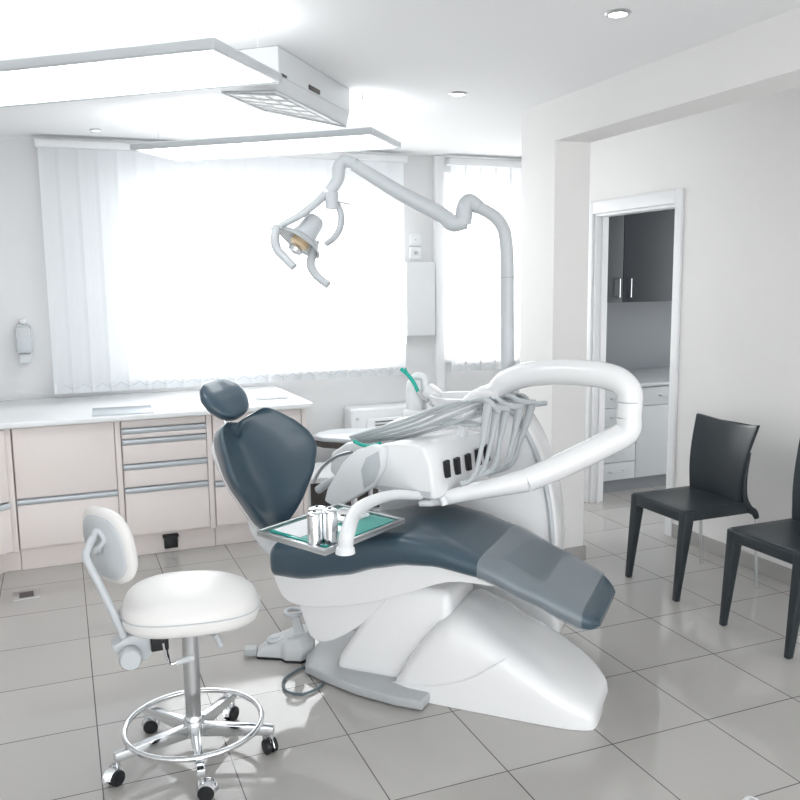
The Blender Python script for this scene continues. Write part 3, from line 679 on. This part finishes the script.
for (u0, v0), (u1, v1) in (((.60, .40), (.60, .78)), ((.60, .78), (.88, .78)), ((.88, .78), (.88, .40)), ((.88, .40), (.60, .40))): g.tube([TP(u0, v0, .014), TP(u1, v1, .014)], .004, n=8, k=1)
g.build('dish_rim', 'white', t, CH)
for k in range(6):
    c = TP(.72+.02*math.cos(k*2.1)+.01*k % .03, .57+.04*math.sin(k*1.7), .0145); 
    solo_f(G().tube([c-Vector((.007, .003, 0)), c, c+Vector((.006*math.cos(k), .006*math.sin(k), .001))], .0022, n=6, k=2), 'small_burr', 'dark', 'tiny dark burr lying in the shallow white dish', 'burr', c, 'dark burrs in the dish')
def cup(u, v, r, h, label):
    c = TP(u, v, .004); t = thing('steel_canister', label, 'canister', chw(*c))
    G().lathe([(0, 0), (r, 0), (r, h*.94), (r*.985, h*.96), (0, h*.96)], c, n=32).build('canister_body', 'chrome', t, CH)
    G().lathe([(r*1.03, h*.93), (r*1.03, h), (r*.8, h+.004), (.006, h+.006), (0, h+.006)], c, n=32).build('canister_lid', 'chrome', t, CH)
    G().lathe([(.006, h+.004), (.006, h+.009), (0, h+.010)], c).build('lid_knob', 'black', t, CH)
cup(.075, .225, .026, .112, 'polished steel canister at the near corner of the tray, left of its twin')
cup(.175, .135, .027, .118, 'polished steel canister at the near corner of the tray, right of its twin')
cup(.36, .55, .034, .080, 'polished steel canister farther back, half behind the tray arm')

# ================================================================== OPERATING LAMP
dl = thing('dental_lamp', 'pale grey operating lamp on a jointed arm rising from the dental unit', 'dental lamp', chw(*(0.639,0.5,1.146)))
pb = (0.639,0.5,1.15)
G().tube([(pb[0], .50, 1.02), (0.633,0.5,1.516), (0.632,0.5,1.678), (0.622,0.5,1.792), (0.595,0.5,1.852), (0.551,0.5,1.888), (0.501,0.5,1.915)], [.030, .030, .029, .028, .027, .026], n=18).build('pole', 'lampgrey', dl, CH)
pj = (0.632,0.5,1.61)
G().lathe([(.031, 0), (.032, .002), (.031, .005)], pj).build('pole_ring', 'mid_grey', dl, CH)
G().tube([(0.51,0.5,1.911), (0.465,0.5,1.938), (0.446,0.49,1.921), (0.441,0.49,1.883), (0.436,0.49,1.845)], [.030, .036, .037, .037, .036], n=18).build('elbow_joint', 'lampgrey', dl, CH)
G().tube([(0.45,0.49,1.857), (0.389,0.48,1.85), (0.335,0.475,1.891), (0.17,0.42,1.984), (0.055,0.38,2.059), (-0.017,0.35,2.107)], [.035, .036, .035, .033, .030, .028], n=18).build('swing_arm', 'lampgrey', dl, CH)
G().tube([(-0.007,0.35,2.11), (-0.055,0.34,2.125), (-0.08,0.33,2.1), (-0.086,0.33,2.053), (-0.102,0.32,2.019), (-0.122,0.31,1.994)], [.026, .029, .029, .028, .027, .026], n=18).build('wrist_joint', 'lampgrey', dl, CH)
G().tube([(-0.107,0.31,1.993), (-0.109,0.31,1.92)], .029, k=1, n=18).build('yoke_hub', 'lampgrey', dl, CH, bevel=.004)
G().tube([(-0.088,0.31,1.953), (-0.02,0.31,1.937)], .004, k=1, n=8).build('adjust_rod', 'steel', dl, CH)
G().tube([(-0.137,0.31,1.986), (-0.177,0.29,1.947), (-0.232,0.26,1.9), (-0.282,0.24,1.871), (-0.327,0.23,1.85)], [.028, .025, .024, .022, .020], n=14, flat=.7).build('yoke_arm', 'lampgrey', dl, CH)
G().tube([(-0.094,0.33,1.947), (-0.08,0.34,1.895), (-0.087,0.34,1.839), (-0.118,0.34,1.796), (-0.159,0.34,1.771)], [.018, .02, .02, .018], n=14, flat=.7).build('yoke_arm', 'lampgrey', dl, CH)
hd = thing  # lamp head
c0 = Vector((-0.247,0.29,1.798)); ax = Vector((-.35, -.45, -.75)).normalized()
lh = G().lathe([(0, -.115), (.035, -.112), (.046, -.095), (.050, -.03), (.062, 0), (.062, .006), (.045, .0), (.04, -.03), (0, -.035)], c0, ax, n=28).build('lamp_housing', 'lampgrey', dl, CH)
G().lathe([(.060, -.004), (.092, .010), (.108, .032), (.106, .034), (.09, .013), (.058, .0)], c0, ax, n=28).build('dish_reflector', 'dish', lh, CH)
G().lathe([(0, .0), (.040, .0), (.043, .035), (.032, .045), (0, .045)], c0, ax).build('bulb_filter', 'amber', lh, CH)
G().lathe([(0, .045), (.026, .05), (.036, .062), (.030, .078), (0, .085)], c0+Vector((0, 0, .0)), ax).build('bulb_shield', 'mirror', lh, CH)
G().tube([(-0.337,0.22,1.85), (-0.337,0.2,1.797), (-0.328,0.2,1.749), (-0.289,0.2,1.709), (-0.245,0.2,1.669)], [.018, .020, .020, .019, .018], n=12).build('grip_handle', 'lampgrey', dl, CH)
G().tube([(-0.209,0.34,1.79), (-0.226,0.33,1.724), (-0.227,0.32,1.675), (-0.198,0.32,1.63), (-0.143,0.32,1.589)], [.018, .020, .020, .019, .018], n=12).build('grip_handle', 'lampgrey', dl, CH)
G().tube([(-0.311,0.22,1.845), (-0.383,0.22,1.839)], .005, k=1, n=8).build('side_pin', 'whitesat', dl, CH)

# ================================================================== THINGS BEHIND THE UNIT
c = Vector((1.63, 5.02, 0))
t = thing('assistant_stool', 'low grey topped stool with a dark underside, behind the blue backrest', 'stool', c)
F_ = Matrix.Translation(c)
G().prism([(-.19, .05, 0), (-.16, -.04, 0), (.0, -.20, 0), (.25, -.16, 0), (.28, .16, 0), (.0, .22, 0), (-.12, .16, 0)], (0, 0, .615), (0, 0, .645)).build('seat', 'lampgrey', t, F_, bevel=.010)
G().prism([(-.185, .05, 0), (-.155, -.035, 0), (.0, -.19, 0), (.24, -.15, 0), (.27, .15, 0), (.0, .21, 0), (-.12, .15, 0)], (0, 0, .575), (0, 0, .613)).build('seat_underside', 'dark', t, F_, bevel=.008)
G().tube([(.06, 0, .06), (.06, 0, .575)], .022, k=1).build('column', 'chrome', t, F_)
for k in range(5):
    q = 2*math.pi*k/5+.3; ex, ey = .06+.24*math.cos(q), .24*math.sin(q)
    l = G().tube([(.06, 0, .10), (ex, ey, .06)], .013, k=1, n=8).build('base_leg', 'chrome', t, F_)
    G().lathe([(0, -.012), (.025, -.012), (.025, .012), (0, .012)], (ex, ey, .025), (math.sin(q), -math.cos(q), 0)).build('caster', 'black', l, F_)
t = thing('low_trolley', 'low white trolley with dark open shelf behind the chair backrest', 'trolley', (1.98, 5.42, 0))
G().bb(1.46, 2.50, 5.28, 5.32, .28, .31).bb(1.46, 2.50, 5.32, 5.765, .28, .31).build('shelf_top', 'whitesat', t)
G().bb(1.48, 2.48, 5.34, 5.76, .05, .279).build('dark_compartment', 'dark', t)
G().bb(1.46, 1.479, 5.30, 5.765, .0, .279).bb(2.481, 2.50, 5.30, 5.765, 0, .279).bb(1.9, 1.92, 5.30, 5.3395, .0, .279).bb(1.479, 2.481, 5.30, 5.765, .03, .0495).build('side_panel', 'whitesat', t)
G().bb(1.86, 2.45, 5.34, 5.75, .311, .48).build('drawer_box', 'whitesat', t, bevel=.005)

# ================================================================== WORK STOOL
sc = Vector((.339, 2.765, 0))
st = thing('work_stool', 'white cushioned work stool on a chrome five-wheel base with foot ring', 'stool', sc)
F_ = Matrix.Translation(sc)
# seat: rounded saddle form
rings = []
def seat_ring(k, z, hx=.225, hy=.205, ex=2.5):
    r = []
    for j in range(48):
        q = 2*math.pi*j/48; c_, s_ = math.cos(q), math.sin(q)
        x = math.copysign(abs(c_)**(2/ex), c_)*hx*k; y = math.copysign(abs(s_)**(2/ex), s_)*hy*k*(1.0+.14*math.sin(q)*0 - .10*c_)
        r.append((x+.01, y, z-.018*max(0, x/.235)**2))
    return r
prof = [(.55, .498), (.90, .501), (.965, .511), (1.0, .530), (1.0, .556), (.965, .580), (.90, .594), (.75, .606), (.5, .612), (.25, .613), (.05, .613)]
FS = F_ @ rotz(R(-12))
G().loft([seat_ring(k, z) for k, z in prof]).build('seat', 'stoolseat', st, FS, sub=1, ang=80)
G().tube([(p[0], p[1], p[2]) for p in seat_ring(1.003, .553)], .0022, n=6, closed=True).build('seat_seam', 'lampgrey', st, FS)
G().lathe([(0, .480), (.10, .480), (.10, .502), (0, .502)], (0, 0, 0)).build('seat_mount', 'black', st, F_)
G().lathe([(0, .10), (.026, .10), (.026, .225), (.0275, .227), (.0275, .24), (.0275, .482), (0, .484)], (0, 0, 0)).build('gas_column', 'steel', st, F_)
G().lathe([(.030, .075), (.036, .08), (.036, .135), (.030, .15), (.024, .151), (.0, .151)], (0, 0, 0)).build('hub', 'chrome', st, F_)
cast = [(0.071,2.734,0), (0.326,2.525,0), (0.587,2.701,0), (0.508,2.979,0), (0.195,3.02,0)]
angs = []
for p in cast:
    v = Vector(p)-sc; angs.append(math.atan2(v.y, v.x))
a0_ = angs[0]; best = sum([((a-a0_-k*2*math.pi/5+math.pi) % (2*math.pi))-math.pi for k, a in enumerate(angs)])/5
for k in range(5):
    q = a0_+best+k*2*math.pi/5; d = Vector((math.cos(q), math.sin(q), 0)); n_ = Vector((-d.y, d.x, 0)); Rr = .272
    g = G().prism([d*.03+Vector((0, 0, .075))-n_*.014, d*.03+Vector((0, 0, .122))-n_*.014, d*Rr+Vector((0, 0, .104))-n_*.014, d*Rr+Vector((0, 0, .076))-n_*.014], (0, 0, 0), n_*.028)
    l = g.build('base_leg', 'chrome', st, F_, bevel=.003)
    sw = Matrix.Rotation(.9*k+.4, 3, 'Z'); d2 = sw @ d; n2 = Vector((-d2.y, d2.x, 0)); c = d*.262
    G().tube([c+Vector((0, 0, .045)), c+Vector((0, 0, .08))], .007, k=1).build('caster_stem', 'chrome', l, F_)
    c2 = c+d2*.014+Vector((0, 0, .0262))
    G().lathe([(0, -.020), (.024, -.020), (.026, -.017), (.026, -.006), (.018, -.005), (.018, .005), (.026, .006), (.026, .017), (.024, .020), (0, .020)], c2, n2).build('wheel', 'black', l, F_)
    arc = [c2+Matrix.Rotation(R(u), 3, n2) @ (Vector((0, 0, .029))) for u in (-80, -45, -10, 25, 60, 90)]
    G().tube(arc, .019, n=10, flat=.22, upv=None).build('caster_hood', 'chrome', l, F_)
ring = [(.228*math.cos(2*math.pi*j/64), .228*math.sin(2*math.pi*j/64), .121) for j in range(64)]
G().tube(ring, .0095, closed=True, n=12).build('foot_ring', 'chrome', st, F_)
# levers
G().tube([(0.261,2.764,0.43), (0.258,2.689,0.41), (0.259,2.652,0.395)], .004, n=8).build('lever_rod', 'chrome', st)
yL = sc.y-.12
G().tube([(0.242,2.66,0.466), (0.249,2.66,0.417), (0.263,2.66,0.391), (0.292,2.66,0.396)], .0045, n=8).build('lever_rod', 'chrome', st)
G().tube([(0.279,2.66,0.391), (0.336,2.66,0.401)], .010, n=10, k=1).build('lever_grip', 'clear', st)
G().tube([(0.419,2.74,0.433), (0.437,2.74,0.387)], .011, n=10, k=1).build('second_lever', 'lampgrey', st)
# back support
G().prism([(0.206,2.68,0.501), (0.138,2.68,0.496), (0.088,2.68,0.468), (0.116,2.68,0.417), (0.195,2.68,0.409), (0.235,2.68,0.469)], (0, 0, 0), (0, .07, 0)).build('back_bracket', 'lampgrey', st, bevel=.004)
G().bb(.205, .26, 2.66, 2.74, .440, .499).build('bracket_block', 'black', st, bevel=.004)
kc = Vector((0.14,2.63,0.437))
G().lathe([(0, 0), (.030, .002), (.036, .012), (.036, .036), (.028, .045), (0, .046)], kc, (0, 1, 0)).build('adjust_knob', 'lampgrey', st)
rod = [(0.145,2.7,0.436), (0.117,2.7,0.522), (0.071,2.71,0.651), (0.04,2.72,0.731), (0.031,2.73,0.762), (0.041,2.74,0.79), (0.055,2.76,0.808)]
G().tube(rod, .0125, n=12, flat=1).build('back_rod', 'lampgrey', st)
# pad: seen from behind, turned
pc = Vector((0.091,2.8,0.765)); nrm = Vector((.84, .54, .16)).normalized(); wv = Vector((-.54, .84, 0)).normalized(); uv = wv.cross(nrm)
if uv.z < 0: uv = -uv
def padring(k, o): 
    out = []
    for j in range(40):
        q = 2*math.pi*j/40; c_, s_ = math.cos(q), math.sin(q)
        x = math.copysign(abs(c_)**(.75), c_)*.120*k; y = math.copysign(abs(s_)**(.75), s_)*.132*k
        out.append(pc+wv*x+uv*(y)+nrm*(o+.9*x*x))
    return out
G().loft([padring(k, o) for k, o in ((.6, -.012), (.93, -.010), (1, 0), (1.0, .015), (.93, .028), (.6, .036), (.2, .038))]).build('backrest', 'stoolseat', st, sub=1, ang=80)
G().loft([padring(k, o) for k, o in ((.3, -.020), (.78, -.018), (.84, -.012), (.84, -.006))]).build('back_shell', 'lampgrey', st, ang=80)
mp_ = pc-nrm*.025
G().tube([Vector((0.055,2.76,0.808)), Vector((0.069,2.77,0.83)), Vector((0.088,2.76,0.797)), mp_+Vector((-.012, -.01, 0)), mp_], .010, n=12).build('pad_yoke', 'lampgrey', st)
G().lathe([(0, -.012), (.018, -.012), (.018, .0), (0, .0)], mp_, nrm).build('pad_pivot', 'chrome', st)

# ================================================================== WAITING CHAIRS
def chair(name, label, loc, rz):
    t = thing(name, label, 'chair', loc, rz, 'anthracite chairs along the right wall'); F_ = Matrix.Translation(loc) @ rotz(rz)
    # local: front is -x, back is +x; y across
    W_ = .205
    def slab():
        rings = []
        for i in range(13):
            x = -.205+.42*i/12; dz = .012*math.sin(math.pi*i/12)
            top = [(x, -W_+2*W_*j/10, .462-dz*(1-(j/5-1)**2)) for j in range(11)]
            bot = [(x, W_-2*W_*j/10, .440-dz) for j in range(11)]
            rings.append(top+bot)
        return G().loft(rings)
    slab().build('seat', 'chair', t, F_, bevel=.004, ang=50)
    g = G()
    g.bb(-.207, -.175, -W_-.002, W_+.002, .400, .452).bb(-.175, .22, -W_-.002, -W_+.026, .405, .450).bb(-.175, .22, W_-.026, W_+.002, .405, .450).bb(.195, .225, -W_+.026, W_-.026, .405, .445)
    g.build('apron', 'chair', t, F_, bevel=.006)
    for sy in (-1, 1):
        y = sy*(W_-.015)
        rr = []
        for z, h, ox in ((.0, .015, -.228), (.20, .021, -.205), (.40, .027, -.182), (.455, .027, -.180)):
            rr.append([(ox-h, y-h*.95-.0, z), (ox+h, y-h*.95, z), (ox+h, y+h*.95, z), (ox-h, y+h*.95, z)])
        G().loft(rr).build('leg', 'chair', t, F_, bevel=.006)
        G().tube([(.200, sy*.202, .72), (.184, sy*.193, .60), (.184, sy*.189, .50), (.205, sy*.195, .435), (.245, sy*.2, .405), (.262, sy*.202, .375)], [.005, .011, .017, .022, .019, .014], n=12).build('leg_socket', 'chair', t, F_)
        G().tube([(.258, sy*.202, .385), (.268, sy*.204, .2), (.28, sy*.206, .0)], .0085, n=10).build('rear_leg', 'steel', t, F_)
    # backrest: wraps and flares towards the top
    rings = []
    for i in range(17):
        f = i/16; z = .425+.415*f; x0 = .192+.075*f*f-.012*math.sin(math.pi*f); hw = .186+.034*f**2
        th = .011; fr_, bk = [], []
        for j in range(15):
            a = j/7-1; y = a*hw; dx = -.035*a*a*(.6+.6*f); zz = z+(.022*a*a if i == 16 else .022*a*a*f**6)
            fr_.append((x0+dx-th/2, y, zz)); bk.append((x0+dx+th/2+.010, y, zz))
        rings.append(fr_+bk[::-1])
    G().loft(rings).build('backrest', 'chair', t, F_, bevel=.003, ang=50)
    return t
c1 = chair('side_chair', 'anthracite plastic chair with steel back legs, fully in view beside the doorway', Vector((3.0, 3.42, 0)), R(0))
c2 = copy_tree(c1); c2.location = (3.0, 2.715, 0); c2['label'] = 'anthracite plastic chair cut off by the right edge of the picture, nearer the camera'
# small white thing at the bottom edge
p = Vector((1.833,1.773,0.03))
t = thing('door_stopper', 'small white rounded knob on the tiles at the bottom right edge', 'stopper', (p.x, p.y, 0))
G().lathe([(0, 0), (.030, 0), (.034, .01), (.032, .035), (.022, .048), (0, .05)], (p.x, p.y, 0)).build('knob_body', 'whitesat', t)
G().lathe([(0, .05), (.008, .05), (.008, .052), (0, .052)], (p.x, p.y, 0)).build('screw_cap', 'steel', t)
